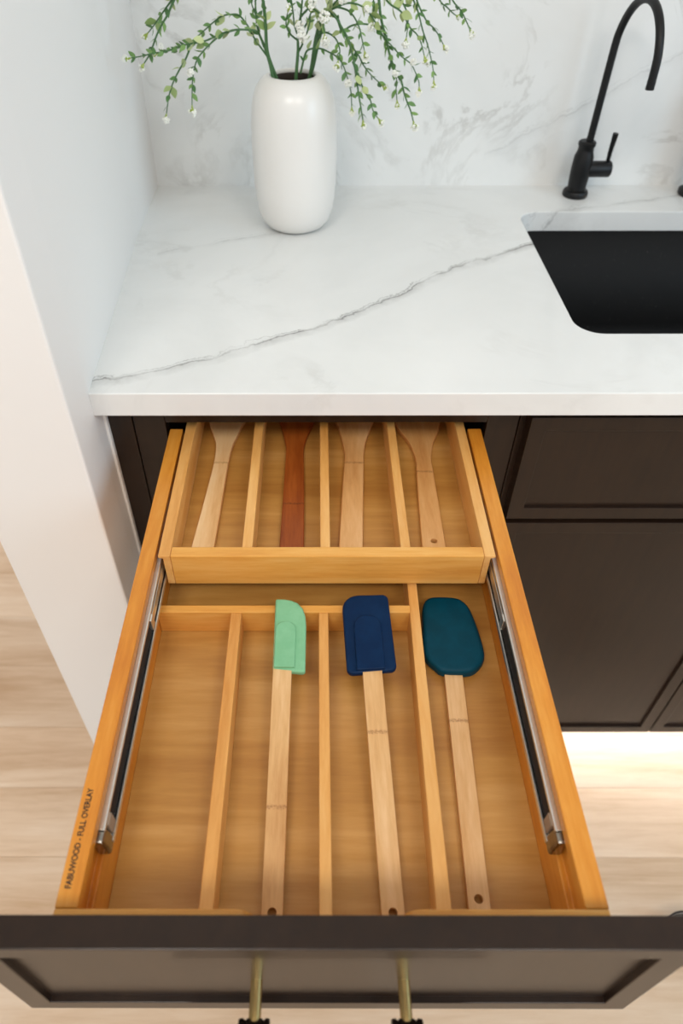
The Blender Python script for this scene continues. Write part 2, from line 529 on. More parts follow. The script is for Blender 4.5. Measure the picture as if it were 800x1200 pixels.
panel_front('door', 0.8965, 1.278, 0.114, 0.6883, DY, sc)

led = thing('led_strip_light', 'warm glowing light strip in the toe space under the sink cabinet', 'light', (0.9, 0.109, 0.070))
box('channel', 0.53, 1.28, 0.1065, 0.1148, 0.070, 0.086, M['steel'], led, bevel=0.0005)
box('diffuser', 0.532, 1.278, 0.1035, 0.1064, 0.072, 0.084, M['led'], led, bevel=0.0005)

# ================================================================== open drawer
DT = 0.832       # top of drawer box
FF = 0.752       # inner floor of drawer
dr = box('drawer', 0.0897, 0.4423, -0.4983, 0.0418, 0.742, FF, M['plywood'], cab, bevel=0)
dr['label'] = 'open maple drawer with dark brown front and wooden dividers'
def side(name, xo, xi, xg):
    pts = [(xo, -0.4985, 0.735), (xo, -0.4985, DT), (xi, -0.4985, DT), (xi, -0.4985, 0.821), (xg, -0.4985, 0.821),
           (xg, -0.4985, 0.794), (xi, -0.4985, 0.794), (xi, -0.4985, 0.735)]
    return prism(name, pts, (0, 0.5405, 0), M['maple_y'], dr, bevel=0.0009)
s_left = side('side_panel', 0.0735, 0.0895, 0.0845)
s_right = side('side_panel', 0.459, 0.4425, 0.4475)
# front board of the box, scooped in the middle
a, b, zl, r = 0.2035, 0.3245, 0.812, 0.012
pts = [(0.0735, 0.735), (0.459, 0.735), (0.459, DT)]
def arc(cx, cz, r, a0, a1, n=6): return [(cx + r*math.cos(math.radians(a0+(a1-a0)*k/n)), cz + r*math.sin(math.radians(a0+(a1-a0)*k/n))) for k in range(n+1)]
pts += arc(b + 0.006, DT - r, r, 90, 150) + arc(b - 0.016, zl + 0.008, 0.008, -30, -90)
pts += arc(a + 0.016, zl + 0.008, 0.008, 270, 210) + arc(a - 0.006, DT - r, r, 30, 90)
pts += [(0.0735, DT)]
prism('box_front', [(x, -0.5115, z) for x, z in pts], (0, 0.0128, 0), M['maple_x'], dr, bevel=0.0012)
box('box_back', 0.0897, 0.4423, 0.028, 0.0418, FF+0.0002, 0.783, M['maple_x'], dr)
# fixed dividers on the drawer floor
IT = 0.785
box('divider', 0.0897, 0.3528, -0.2066, -0.197, FF+0.0002, IT, M['maple_x'], dr)
box('divider', 0.1668, 0.1778, -0.4982, -0.2068, FF+0.0002, IT, M['maple_pale_y'], dr)
box('divider', 0.2579, 0.2676, -0.4982, -0.2068, FF+0.0002, IT, M['maple_pale_y'], dr)
prism('divider', [(0.3458,-0.4982,FF+0.0002),(0.3575,-0.4982,FF+0.0002),(0.3630,-0.17,FF+0.0002),(0.3655,0.0278,FF+0.0002),(0.3553,0.0278,FF+0.0002),(0.3530,-0.17,FF+0.0002)],
      (0, 0, IT-FF), M['maple_pale_y'], dr, bevel=0.0008)
# printed maker's mark on the left side
cu = bpy.data.curves.new('printed_text', 'FONT')
cu.body = 'FABUWOOD - FULL OVERLAY'
cu.size = 0.0062; cu.offset = 0.00019; cu.extrude = 0.00003; cu.align_x = 'CENTER'; cu.align_y = 'CENTER'
tmp = bpy.data.objects.new('tmp_text', cu); COL.objects.link(tmp)
bpy.context.view_layer.update()
me = bpy.data.meshes.new_from_object(tmp.evaluated_get(bpy.context.evaluated_depsgraph_get()))
bpy.data.objects.remove(tmp)
xs = [v.co.x for v in me.vertices]
me.transform(Matrix.Scale(0.0725/(max(xs)-min(xs)), 4, (1, 0, 0)))
me.transform(Matrix.Rotation(math.pi/2, 4, 'Z'))
me.transform(Matrix.Translation(Vector((0.0800, -0.4500, DT + 0.00004)) - cab.location))
me.materials.clear(); me.materials.append(M['ink'])
txt = bpy.data.objects.new('printed_text', me); COL.objects.link(txt); txt.parent = dr
txt['label'] = 'black printed capital letters'

# metal slides that carry the upper tray
def slide(side_obj, xw, s):
    X = lambda d: xw + s*d
    def pr(name, prof, y0, y1, mat, parent, bev=0.0003):
        return prism(name, [(X(d), y0, z) for d, z in prof], (0, y1-y0, 0), mat, parent, bevel=bev)
    zt, zb = 0.8205, 0.7945
    prof = [(0, zb), (0, zt), (0.0084, zt), (0.0092, zt-0.0008), (0.0092, zt-0.0035), (0.0082, zt-0.0035), (0.0082, zt-0.0013), (0.0011, zt-0.0013),
            (0.0011, zb+0.0013), (0.0100, zb+0.0013), (0.0100, zb+0.0058), (0.0116, zb+0.0058), (0.0116, zb+0.0008), (0.0110, zb)]
    sl = pr('slide_rail', prof, -0.441, 0.030, M['steel'], side_obj)
    sl['label'] = 'silver metal runner channel'
    tube('bead_track', [(X(0.0048), -0.436, zt-0.005), (X(0.0048), 0.03, zt-0.005)], 0.0015, M['dark_steel'], side_obj, 8)
    tube('bead_track', [(X(0.0082), -0.432, zb+0.0055), (X(0.0082), 0.03, zb+0.0055)], 0.0010, M['steel'], side_obj, 8)
    pr('retainer_shade', [(0.0012, zb+0.0014), (0.0012, zt-0.006), (0.0042, zt-0.0065), (0.0098, zb+0.0038), (0.0098, zb+0.0014)], -0.425, 0.03, M['channel_shade_black'], side_obj)  # retainer widened and coloured black to paint the channel's shadow
    pr('end_stop', [(0.0012, zb+0.002), (0.0012, zt-0.0015), (0.0104, zt-0.004), (0.0112, zb+0.007)], -0.436, -0.4255, M['stop'], side_obj, 0.001)
    pr('end_cap', [(0.0001, zb-0.0008), (0.0001, zt-0.002), (0.0086, zt-0.003), (0.0110, zb+0.008), (0.0112, zb-0.0008)], -0.450, -0.4365, M['cap_steel'], side_obj, 0.0024)
    ir = pr('inner_rail', [(0.0064, zb+0.0085), (0.0064, zt-0.0055), (0.0096, zt-0.0055), (0.0100, zt-0.0075), (0.0100, zb+0.0105), (0.0096, zb+0.0085)], -0.236, 0.03, M['steel'], side_obj)
    pr('rail_bracket', [(0.0060, zb+0.006), (0.0060, zt-0.0035), (0.0104, zt-0.0045), (0.0108, zb+0.0075)], -0.241, -0.232, M['steel'], side_obj, 0.0006)
    return sl
slide(dr, 0.0847, 1)
slide(dr, 0.4473, -1)

# dark front and its brass bar pull
fr = panel_front('drawer_front', 0.0295, 0.4985, 0.6985, 0.8655, -0.532, dr, t=0.020, flat=True)
bar_z, bar_y = 0.765, -0.560
bar = tube('bar_pull', [(0.150, bar_y, bar_z), (0.382, bar_y, bar_z)], 0.0058, M['bronze'], dr, 20)
bar['label'] = 'dark bronze bar handle on brass posts'
for x in (0.212, 0.3195):
    tube('post', [(x, -0.5268, bar_z), (x, bar_y + 0.004, bar_z)], 0.0044, M['brass'], dr, 20)
    lathe('collar', (x, bar_y, bar_z), [(0.0062,-0.0112),(0.0098,-0.0108),(0.0102,-0.008),(0.0088,-0.0065),(0.0102,-0.005),(0.0088,-0.002),(0.0088,0.002),(0.0102,0.005),(0.0088,0.0065),(0.0102,0.008),(0.0098,0.0108),(0.0062,0.0112)],
          M['bronze'], dr, 28, 'X', 60)

# ================================================================== upper sliding tray
tr = thing('cutlery_tray', 'shallow maple tray sliding above the drawer, holding four wooden utensils', 'tray', (0.266, 0.0, 0.789))
TB, TT = 0.789, 0.8325
TY0, TY1 = -0.1713, 0.172
def tside(x_lip, x_body, x_in):
    pts = [(x_body, TY0+0.0002, TB), (x_body, TY0+0.0002, TT-0.004), (x_lip, TY0+0.0002, TT-0.003), (x_lip, TY0+0.0002, TT), (x_in, TY0+0.0002, TT), (x_in, TY0+0.0002, TB)]
    return prism('tray_side', pts, (0, TY1-TY0, 0), M['maple_pale_y'], tr, bevel=0.0008)
tside(0.0926, 0.0972, 0.1050)
tside(0.4394, 0.4348, 0.4280)
box('tray_front', 0.1052, 0.4278, TY0, TY0+0.0135, TB, TT, M['maple_x'], tr, bevel=0.0009)
box('tray_back', 0.1052, 0.4278, TY1-0.0135, TY1, TB, TT, M['maple_x'], tr, bevel=0.0009)
box('tray_bottom', 0.1052, 0.4278, TY0+0.0137, TY1-0.0137, TB, TB+0.004, M['plywood'], tr, bevel=0)
for xa, xb in ((0.1780, 0.1887), (0.2595, 0.2697), (0.3432, 0.3532)):
    box('divider', xa, xb, TY0+0.0137, TY1-0.0137, TB+0.0042, TT-0.0010, M['maple_pale_y'], tr, bevel=0.0008)

# ================================================================== utensils
def closed_curve(pts, n=5):
    P = [Vector((x, y, 0)) for x, y in pts]; N = len(P); out = []
    for i in range(N):
        p0, p1, p2, p3 = P[i-1], P[i], P[(i+1) % N], P[(i+2) % N]
        for k in range(n):
            t = k/n
            q = 0.5*((2*p1)+(p2-p0)*t+(2*p0-5*p1+4*p2-p3)*t*t+(3*p1-p0-3*p2+p3)*t**3)
            out.append((q.x, q.y))
    return out
def circle(cx, cy, r, n=16): return [(cx+r*math.cos(2*math.pi*k/n), cy+r*math.sin(2*math.pi*k/n)) for k in range(n)]
def corner_poly(pts):
    """polygon whose corners (x, y, radius) are rounded"""
    out = []
    N = len(pts)
    for i in range(N):
        x, y, r = pts[i]
        p = Vector((x, y)); a = Vector(pts[i-1][:2]); b = Vector(pts[(i+1) % N][:2])
        if r <= 0: out.append((x, y)); continue
        u = (a-p).normalized(); v = (b-p).normalized()
        ang = u.angle(v); d = r/math.tan(ang/2)
        c = p + (u+v).normalized()*(r/math.sin(ang/2))
        s = p+u*d-c; e = p+v*d-c
        a0 = math.atan2(s.y, s.x); da = (math.atan2(e.y, e.x)-a0+math.pi) % (2*math.pi)-math.pi
        for k in range(7): out.append((c.x+r*math.cos(a0+da*k/6), c.y+r*math.sin(a0+da*k/6)))
    return out
def plate(name, outline, z0, z1, mat, parent, holes=(), bevel=0.0012, seg=3):
    bm = bmesh.new()
    bm_prism(bm, [(x, y, z0) for x, y in outline], (0, 0, z1-z0), [[(x, y, z0) for x, y in h] for h in holes])
    o = to_obj(name, bm, mat, parent, bevel=bevel, seg=seg, angle=50)
    for p in o.data.polygons: p.use_smooth = True
    sharp(o, 50)
    return o

bam = [bamboo('bamboo_handle', srgb(196,142,84), srgb(218,170,112), srgb(232,190,138), n, srgb(140,84,38)) for n in ((0.231, 0.092), (0.158,), (0.172,))]
def spatula(name, label, mat_h, mat_s, L, w0, w1, head, sleeve, loc, rot, th=0.0068, head_z=(0.0, 0.0072), sl_z=(-0.0008, 0.0098), bev=0.0022, hole_y=0.0125):
    t = thing(name, label, 'spatula')
    ol = corner_poly([(-w0/2, 0.0, 0.004), (w0/2, 0.0, 0.004), (w1/2, L, 0), (-w1/2, L, 0)])
    plate('handle', ol, 0.0, th, mat_h, t, holes=[circle(0, hole_y, 0.0036)], bevel=0.0011)
    h = plate('head', head, head_z[0], head_z[1], mat_s, t, bevel=bev, seg=4)
    if sleeve: plate('sleeve', sleeve, sl_z[0], sl_z[1], mat_s, h, bevel=0.0010)
    t.location = loc
    t.rotation_euler = rot
    return t

til = math.asin(0.0331/0.290)
head = [(-0.0095,0.2195),(0.0205,0.2165),(0.0222,0.2185),(0.0222,0.270),(0.0212,0.280),(0.0185,0.2885),(0.0130,0.2952),(0.0060,0.2985),(-0.0010,0.2998),(-0.0102,0.3000)]
sleeve = corner_poly([(-0.0085,0.2212,0.001),(0.0120,0.2212,0.001),(0.0120,0.272,0.0098),(-0.0085,0.272,0.0098)])
spatula('spatula', 'small mint green spatula with half rounded blade and bamboo handle', bam[0], M['mint'], 0.262, 0.0168, 0.0180, head, sleeve,
        (0.2208, -0.4925, FF+0.0006), (til, 0, math.radians(-0.45)))
head = corner_poly([(-0.0245,0.2155,0.006),(0.0240,0.2185,0.006),(0.0228,0.3050,0.006),(-0.0255,0.3050,0.017)])
sleeve = corner_poly([(-0.0150,0.2185,0.001),(0.0125,0.2195,0.001),(0.0125,0.2790,0.0132),(-0.0150,0.2790,0.0132)])
spatula('spatula', 'navy blue rectangular spatula with bamboo handle in the middle compartment', bam[1], M['navy'], 0.262, 0.0180, 0.0188, head, sleeve,
        (0.3160, -0.4925, FF+0.0006), (til, 0, math.radians(1.7)))
head = closed_curve([(-0.011,0.2225),(0.012,0.2225),(0.0235,0.2275),(0.0322,0.2400),(0.0325,0.258),(0.0280,0.288),(0.0225,0.307),(0.0125,0.3165),(-0.006,0.3178),(-0.0195,0.3150),(-0.0258,0.3040),(-0.0275,0.280),(-0.0290,0.250),(-0.0262,0.2375),(-0.0190,0.2290)], 3)
t = spatula('spoon_spatula', 'dark teal spoon spatula with thick rounded head beside the drawer side', bam[2], M['teal'], 0.250, 0.0172, 0.0180, head, None,
        (0.3838, -0.4870, FF+0.0006), (0.0, 0, math.radians(-2.35)), head_z=(0.0, 0.0135), bev=0.0042, hole_y=0.0165)

def stick(name, label, mat, rows, hole=None, z=TB+0.0046, th=0.0064):
    """flat wooden utensil given as rows of (y, left, right)"""
    y0 = rows[0][0]; xc = (rows[0][1]+rows[0][2])/2
    L = [Vector((l-xc, y-y0, 0)) for y, l, r in rows]; Rr = [Vector((r-xc, y-y0, 0)) for y, l, r in rows]
    ol = [(p.x, p.y) for p in smooth_path(Rr, 5)] + [(p.x, p.y) for p in reversed(smooth_path(L, 5))]
    t = plate(name, ol, 0, th, mat, None, holes=[circle(hole[0]-xc, hole[1]-y0, 0.0034)] if hole else (), bevel=0.0010)
    tag(t, label, 'wooden utensil')
    t.location = (xc, y0, z)
    return t
u1 = bamboo('pale_beech', srgb(222,172,112), srgb(238,196,140), srgb(246,212,162), (0.168,), srgb(176,122,66))
u2 = bamboo('red_brown_bamboo', srgb(130,58,12), srgb(160,80,22), srgb(182,100,36), (0.094,), srgb(70,28,8))
u3 = bamboo('mid_bamboo', srgb(206,148,86), srgb(226,174,112), srgb(238,192,136), (0.168,), srgb(150,96,46))
u4 = bamboo('honey_bamboo', srgb(198,136,74), srgb(216,160,96), srgb(228,178,118), (0.151,), srgb(140,84,38))
stick('wooden_spatula', 'pale wooden utensil in the leftmost compartment of the upper tray', u1,
      [(-0.153,0.1163,0.1418),(-0.1309,0.1173,0.1426),(-0.06,0.1225,0.1440),(0.0148,0.1272,0.1453),(0.05,0.1262,0.1478),(0.07,0.1215,0.1520),(0.0895,0.1150,0.1563),(0.112,0.1105,0.1625),(0.135,0.1120,0.1640),(0.152,0.1200,0.1560)])
stick('wooden_spoon', 'dark reddish brown bamboo utensil in the upper tray', u2,
      [(-0.153,0.2143,0.2418),(-0.1309,0.2146,0.2417),(-0.04,0.2158,0.2408),(0.03,0.2165,0.2392),(0.0484,0.2160,0.2395),(0.07,0.2125,0.2432),(0.0894,0.2090,0.2488),(0.112,0.2035,0.2540),(0.135,0.2040,0.2535),(0.152,0.2120,0.2460)])
stick('wooden_spatula', 'tan bamboo utensil without hole, third from the left in the upper tray', u3,
      [(-0.153,0.2790,0.3055),(-0.1309,0.2801,0.3062),(-0.04,0.2860,0.3110),(0.02,0.2905,0.3143),(0.0313,0.2911,0.3148),(0.06,0.2885,0.3190),(0.0893,0.2837,0.3276),(0.112,0.2785,0.3335),(0.135,0.2785,0.3340),(0.152,0.2860,0.3260)])
stick('wooden_spoon', 'honey bamboo utensil with a hole near its end in the upper tray', u4,
      [(-0.153,0.3705,0.3975),(-0.1309,0.3716,0.3978),(-0.05,0.3755,0.3985),(0.0,0.3785,0.3988),(0.0228,0.3795,0.3990),(0.055,0.3745,0.4055),(0.085,0.3625,0.4165),(0.11,0.3585,0.4205),(0.135,0.3600,0.4190),(0.152,0.3690,0.4100)], hole=(0.3858, -0.1185))

# ================================================================== vase with sprigs
VC = (0.2228, 0.4600, CT)
va = thing('vase', 'tall white ceramic vase with rounded shoulders on the worktop', 'vase', VC)
prof = [(0.030,0.0),(0.036,0.0008),(0.0445,0.005),(0.0515,0.013),(0.0565,0.026),(0.0600,0.045),(0.0618,0.07),(0.0622,0.11),(0.0618,0.145),(0.0603,0.165),(0.0570,0.182),(0.0515,0.1945),(0.0440,0.2030),(0.0380,0.2068),(0.0335,0.2082),(0.0318,0.2074),(0.0312,0.2040),(0.0400,0.190),(0.0560,0.170),(0.0580,0.03),(0.048,0.012),(0.02,0.008)]
lathe('body', VC, prof, M['ceramic'], va, 64, deg=80)
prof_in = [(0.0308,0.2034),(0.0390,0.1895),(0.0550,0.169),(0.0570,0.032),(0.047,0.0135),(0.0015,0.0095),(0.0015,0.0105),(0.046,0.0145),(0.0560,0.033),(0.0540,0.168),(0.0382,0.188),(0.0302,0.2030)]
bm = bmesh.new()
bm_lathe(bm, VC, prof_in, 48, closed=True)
lin = to_obj('lining', bm, M['ceramic_in'], va, smooth=True)  # dark shell laid over the white inner wall
lin['label'] = 'dark inside of the vase'

SPRIGS = {
 'left': [
  [(0.2002,0.452,1.1061),(0.1949,0.4531,1.1224),(0.192,0.4543,1.1352),(0.186,0.4554,1.1547),(0.1789,0.4566,1.1709),(0.1764,0.4577,1.1876),(0.1764,0.4589,1.2057),(0.1763,0.46,1.2233)],
  [(0.1849,0.455,1.1548),(0.1782,0.4495,1.1722),(0.1654,0.444,1.176),(0.1492,0.4385,1.177),(0.135,0.433,1.1743),(0.1216,0.4275,1.1669),(0.1077,0.422,1.1567),(0.0982,0.4165,1.1464),(0.0924,0.411,1.1301),(0.0899,0.4055,1.1135),(0.0887,0.4,1.0986)],
  [(0.1491,0.44,1.1767),(0.1302,0.4357,1.1729),(0.1099,0.4314,1.1662),(0.0821,0.4271,1.1624),(0.0596,0.4229,1.1566),(0.0411,0.4186,1.1547),(0.027,0.4143,1.1527),(0.0143,0.41,1.1517)],
  [(0.0904,0.43,1.1599),(0.0822,0.4275,1.146),(0.0731,0.425,1.1349),(0.0636,0.4225,1.1215),(0.0559,0.42,1.1059),(0.0521,0.4175,1.0932),(0.0501,0.415,1.0854)],
  [(0.1889,0.455,1.144),(0.173,0.4545,1.1646),(0.1649,0.454,1.1789),(0.1546,0.4535,1.1902),(0.1436,0.453,1.1912),(0.1324,0.4525,1.1895),(0.1207,0.452,1.1831),(0.1086,0.4515,1.1748),(0.0866,0.451,1.1606),(0.0652,0.4505,1.1531),(0.0441,0.45,1.1493)],
 ],
 'arch': [
  [(0.2069,0.458,1.1026),(0.1973,0.4555,1.1259),(0.1893,0.4529,1.1504),(0.1887,0.4504,1.1795),(0.187,0.4479,1.2073),(0.1806,0.4453,1.2424),(0.1561,0.4428,1.2643),(0.1248,0.4403,1.2613),(0.0981,0.4377,1.2367),(0.0754,0.4352,1.2094),(0.0648,0.4327,1.1938),(0.0573,0.4301,1.1851),(0.0495,0.4276,1.1745),(0.0407,0.4251,1.1591),(0.0353,0.4225,1.151),(0.0289,0.42,1.1438)],
  [(0.0928,0.44,1.2313),(0.071,0.442,1.2084),(0.0617,0.444,1.1992),(0.0522,0.446,1.1898),(0.0426,0.448,1.1802),(0.0329,0.45,1.1714)],
  [(0.1829,0.455,1.237),(0.175,0.456,1.2151),(0.17,0.457,1.2078),(0.1774,0.458,1.1857)],
 ],
 'centre': [
  [(0.2262,0.452,1.1061),(0.2278,0.45,1.125),(0.2307,0.448,1.1512),(0.231,0.446,1.1661),(0.2348,0.444,1.1897),(0.2374,0.442,1.2081),(0.2399,0.44,1.2293)],
  [(0.2336,0.452,1.1246),(0.2398,0.4473,1.1465),(0.2456,0.4427,1.1542),(0.2603,0.438,1.1561),(0.2693,0.4333,1.1541),(0.2828,0.4287,1.1483),(0.2908,0.424,1.1395),(0.2979,0.4193,1.1228),(0.3016,0.4147,1.1108),(0.3031,0.41,1.0936)],
  [(0.2321,0.45,1.1653),(0.2269,0.4433,1.1806),(0.2253,0.4367,1.1982),(0.2227,0.43,1.2169)],
  [(0.2306,0.45,1.1489),(0.239,0.44,1.1643),(0.2459,0.43,1.1829),(0.2483,0.42,1.199)],
  [(0.2348,0.445,1.1895),(0.246,0.4363,1.2),(0.2569,0.4275,1.1978),(0.2634,0.4187,1.1884),(0.2656,0.41,1.1773)],
  [(0.232,0.45,1.1624),(0.2212,0.4417,1.1716),(0.2162,0.4333,1.1842),(0.2191,0.425,1.1983)],
  [(0.2333,0.45,1.1701),(0.2436,0.4467,1.1837),(0.2504,0.4433,1.2007),(0.2526,0.44,1.2154)],
 ],
 'right': [
  [(0.2401,0.47,1.1018),(0.2475,0.4642,1.1239),(0.2546,0.4585,1.1637),(0.2636,0.4527,1.1901),(0.2712,0.4469,1.1955),(0.2823,0.4412,1.1882),(0.2879,0.4354,1.1772),(0.2957,0.4296,1.169),(0.3015,0.4238,1.1559),(0.3051,0.4181,1.1427),(0.309,0.4123,1.1244),(0.3115,0.4065,1.1108),(0.3154,0.4008,1.0939),(0.318,0.395,1.0819)],
  [(0.3024,0.41,1.1473),(0.3133,0.409,1.1251),(0.3195,0.408,1.1124),(0.3266,0.407,1.1056),(0.332,0.406,1.0904),(0.3394,0.405,1.0813)],
  [(0.2798,0.43,1.1919),(0.2934,0.43,1.1736),(0.3016,0.43,1.1604),(0.3109,0.43,1.1499),(0.317,0.43,1.1401),(0.3254,0.43,1.1303),(0.335,0.43,1.1223),(0.3434,0.43,1.1162)],
  [(0.2713,0.45,1.1951),(0.2822,0.4475,1.2),(0.293,0.445,1.2039),(0.3038,0.4425,1.2043),(0.3147,0.44,1.201),(0.3237,0.4375,1.1942),(0.3341,0.435,1.1818),(0.3436,0.4325,1.1693),(0.3552,0.43,1.1593),(0.367,0.4275,1.1493),(0.3811,0.425,1.1401),(0.3916,0.4225,1.1229),(0.3932,0.42,1.1154)],
  [(0.2546,0.46,1.1634),(0.2659,0.45,1.1719),(0.2793,0.44,1.168),(0.286,0.43,1.1566),(0.2838,0.42,1.1452)],
  [(0.2636,0.46,1.1889),(0.2767,0.45,1.2014),(0.2872,0.44,1.2135)],
  [(0.2821,0.445,1.2003),(0.2985,0.4387,1.1959),(0.3097,0.4325,1.1823),(0.3144,0.4263,1.1686),(0.318,0.42,1.1566)],
  [(0.2914,0.44,1.1755),(0.3012,0.4389,1.1812),(0.3154,0.4378,1.1832),(0.3298,0.4367,1.1806),(0.3415,0.4356,1.1706),(0.3515,0.4344,1.1537),(0.3547,0.4333,1.1393),(0.3626,0.4322,1.1247),(0.3636,0.4311,1.1098),(0.3657,0.43,1.0966)],
 ],
 'far': [
  [(0.2376,0.475,1.0984),(0.2486,0.47,1.1226),(0.2592,0.465,1.1625),(0.2703,0.46,1.1962),(0.2829,0.455,1.2273),(0.3079,0.45,1.2449),(0.33,0.445,1.225),(0.3383,0.44,1.1901),(0.3461,0.435,1.1678),(0.3526,0.43,1.1488),(0.3615,0.425,1.1303),(0.3686,0.42,1.1225),(0.3726,0.415,1.1106),(0.3777,0.41,1.0996),(0.3826,0.405,1.0906),(0.3867,0.4,1.0794)],
  [(0.283,0.46,1.2266),(0.3187,0.4578,1.2491),(0.3565,0.4556,1.2408),(0.3799,0.4533,1.2061),(0.3875,0.4511,1.1928),(0.3947,0.4489,1.1746),(0.4016,0.4467,1.1608),(0.4074,0.4444,1.1467),(0.4122,0.4422,1.1324),(0.4148,0.44,1.1178)],
  [(0.3186,0.455,1.2494),(0.3709,0.4558,1.2592),(0.4112,0.4567,1.2319),(0.431,0.4575,1.2053),(0.4412,0.4583,1.1961),(0.448,0.4592,1.1886),(0.4582,0.46,1.1735)],
  [(0.3303,0.45,1.2243),(0.3477,0.4467,1.2044),(0.3646,0.4433,1.195),(0.3767,0.44,1.179),(0.3859,0.4367,1.1721),(0.392,0.4333,1.1633),(0.3977,0.43,1.1487)],
  [(0.3084,0.46,1.2438),(0.3219,0.4533,1.2239),(0.3291,0.4467,1.2036),(0.3275,0.44,1.1865)],
  [(0.3303,0.45,1.2243),(0.3547,0.4475,1.2141),(0.3687,0.445,1.2002),(0.3741,0.4425,1.186),(0.3732,0.44,1.1678)],
  [(0.356,0.45,1.2414),(0.3763,0.4517,1.2187),(0.3896,0.4533,1.197),(0.4001,0.455,1.1829),(0.4101,0.4567,1.1751),(0.4182,0.4583,1.1662),(0.4253,0.46,1.1563)],
  [(0.3708,0.455,1.2593),(0.4008,0.46,1.2316),(0.4155,0.465,1.2042),(0.4261,0.47,1.1962),(0.4356,0.475,1.1888),(0.4413,0.48,1.1852)],
 ],
}


def leaf_mesh(name, L, W, mat, droop=0.15):
    ys = [0.0, 0.18, 0.42, 0.68, 0.88, 1.0]; ws = [0.06, 0.55, 1.0, 0.82, 0.38, 0.0]
    vs, fs = [], []
    for y, w in zip(ys, ws):
        z = -droop*L*y*y
        vs += [(-w*W/2, y*L, z+0.10*W*w), (0, y*L, z), (w*W/2, y*L, z+0.10*W*w)]
    for i in range(len(ys)-1):
        a = 3*i
        fs += [(a, a+1, a+4, a+3), (a+1, a+2, a+5, a+4)]
    me = bpy.data.meshes.new(name)
    me.from_pydata(vs, [], fs)
    me.materials.append(mat)
    for p in me.polygons: p.use_smooth = True
    return me
LEAF = leaf_mesh('leaf', 0.0105, 0.0050, M['leaf'])
LEAF_BIG = leaf_mesh('leaf_pale', 0.0150, 0.0092, M['leaf_pale'])
def blob(bm, c, r):
    v = [bm.verts.new(Vector(c)+Vector(d)*r) for d in ((1,0,0),(0,1,0),(-1,0,0),(0,-1,0),(0,0,1),(0,0,-1))]
    for a, b, c2 in ((0,1,4),(1,2,4),(2,3,4),(3,0,4),(1,0,5),(2,1,5),(3,2,5),(0,3,5)): bm.faces.new((v[a], v[b], v[c2]))
def flower_mesh(name, n, R, r, seed):
    g = random.Random(seed); bm = bmesh.new()
    for i in range(n):
        d = Vector((g.gauss(0,1), g.gauss(0,1)*0.9, g.gauss(0,1))).normalized()
        blob(bm, Vector((0, R*0.7, 0)) + d*R*g.uniform(0.65, 1.0), r*g.uniform(0.75, 1.2))
    me = bpy.data.meshes.new(name); bm.to_mesh(me); bm.free(); me.materials.append(M['petal'])
    return me
FLW = [flower_mesh('flower', 18, 0.0040, 0.0018, s) for s in (1, 2, 3)]
FLW_BIG = [flower_mesh('flower_cluster', 44, 0.0068, 0.0021, s) for s in (4, 5)]
bm = bmesh.new()
bm_lathe(bm, (0, 0, 0), [(0.0007,-0.003),(0.0013,0.0),(0.0026,0.003),(0.0044,0.0060),(0.0040,0.0068)], 7, 'Y')
CALYX = bpy.data.meshes.new('calyx'); bm.to_mesh(CALYX); bm.free(); CALYX.materials.append(M['calyx'])
def put(name, me, parent, pos, ydir, roll, scale):
    o = bpy.data.objects.new(name, me); COL.objects.link(o); o.parent = parent
    y = Vector(ydir).normalized(); x = y.orthogonal().normalized(); z = x.cross(y)
    Rm = Matrix((x, y, z)).transposed().to_4x4() @ Matrix.Rotation(roll, 4, 'Y')
    base = parent.location.copy() if parent.parent is None else Vector((0, 0, 0))
    o.matrix_local = Matrix.Translation(Vector(pos) - base) @ Rm @ Matrix.Scale(scale, 4)
    return o
LAB = {'left': 'green sprig bending far left out of the vase, tips hanging',
       'arch': 'tall green sprig arching over the upper left, tips falling beside the wall',
       'centre': 'upright leafy sprig with white blossoms in the middle of the vase',
       'right': 'green sprig drooping over the vase right shoulder with white blossoms',
       'far': 'long green sprig reaching farthest right of the vase with hanging tips'}
g = random.Random(7)
for key, strands in SPRIGS.items():
    sg = thing('flower_sprig', LAB[key], 'flower sprig', strands[0][0], 'artificial sprigs in the white vase')
    for si, st in enumerate(strands):
        P = smooth_path(st, 5)
        n = len(P)
        r0, r1 = (0.0026, 0.0009) if si == 0 else (0.0014, 0.0007)
        tube('stem' if si == 0 else 'branch', P, [r0+(r1-r0)*(i/(n-1)) for i in range(n)], M['stemgreen'], sg, 6)
        cum = [0.0]
        for i in range(1, n): cum.append(cum[-1]+(P[i]-P[i-1]).length)
        total = cum[-1]
        s = 0.075 if si == 0 else 0.016
        while s < total - 0.004:
            i = max(j for j in range(n) if cum[j] <= s); i = min(i, n-2)
            q = P[i].lerp(P[i+1], (s-cum[i])/max(1e-6, cum[i+1]-cum[i]))
            T = (P[i+1]-P[i]).normalized()
            perp = T.orthogonal().normalized(); perp.rotate(Matrix.Rotation(g.uniform(0, 6.28), 3, T))
            young = s/total
            if q.z < 1.26:
                big = (young < 0.45 and g.random() < 0.62) or g.random() < 0.08
                for sgn in ((1, -1) if (g.random() < 0.8) else (1,)):
                    d = T*g.uniform(0.7, 1.2) + perp*sgn*g.uniform(0.7, 1.1)
                    put('leaf', LEAF_BIG if big else LEAF, sg, q, d, g.uniform(0, 6.28), g.uniform(0.8, 1.25))
            s += g.uniform(0.008, 0.014) if young > 0.3 else g.uniform(0.010, 0.018)
        T = (P[-1]-P[-2]).normalized()
        if P[-1].z < 1.3:
            fl = put('flower', FLW[g.randrange(3)], sg, P[-1]+T*0.0045, T, g.uniform(0, 6), g.uniform(0.9, 1.25))
            put('calyx', CALYX, sg, P[-1]+T*0.0012, T, 0, g.uniform(0.7, 0.95))

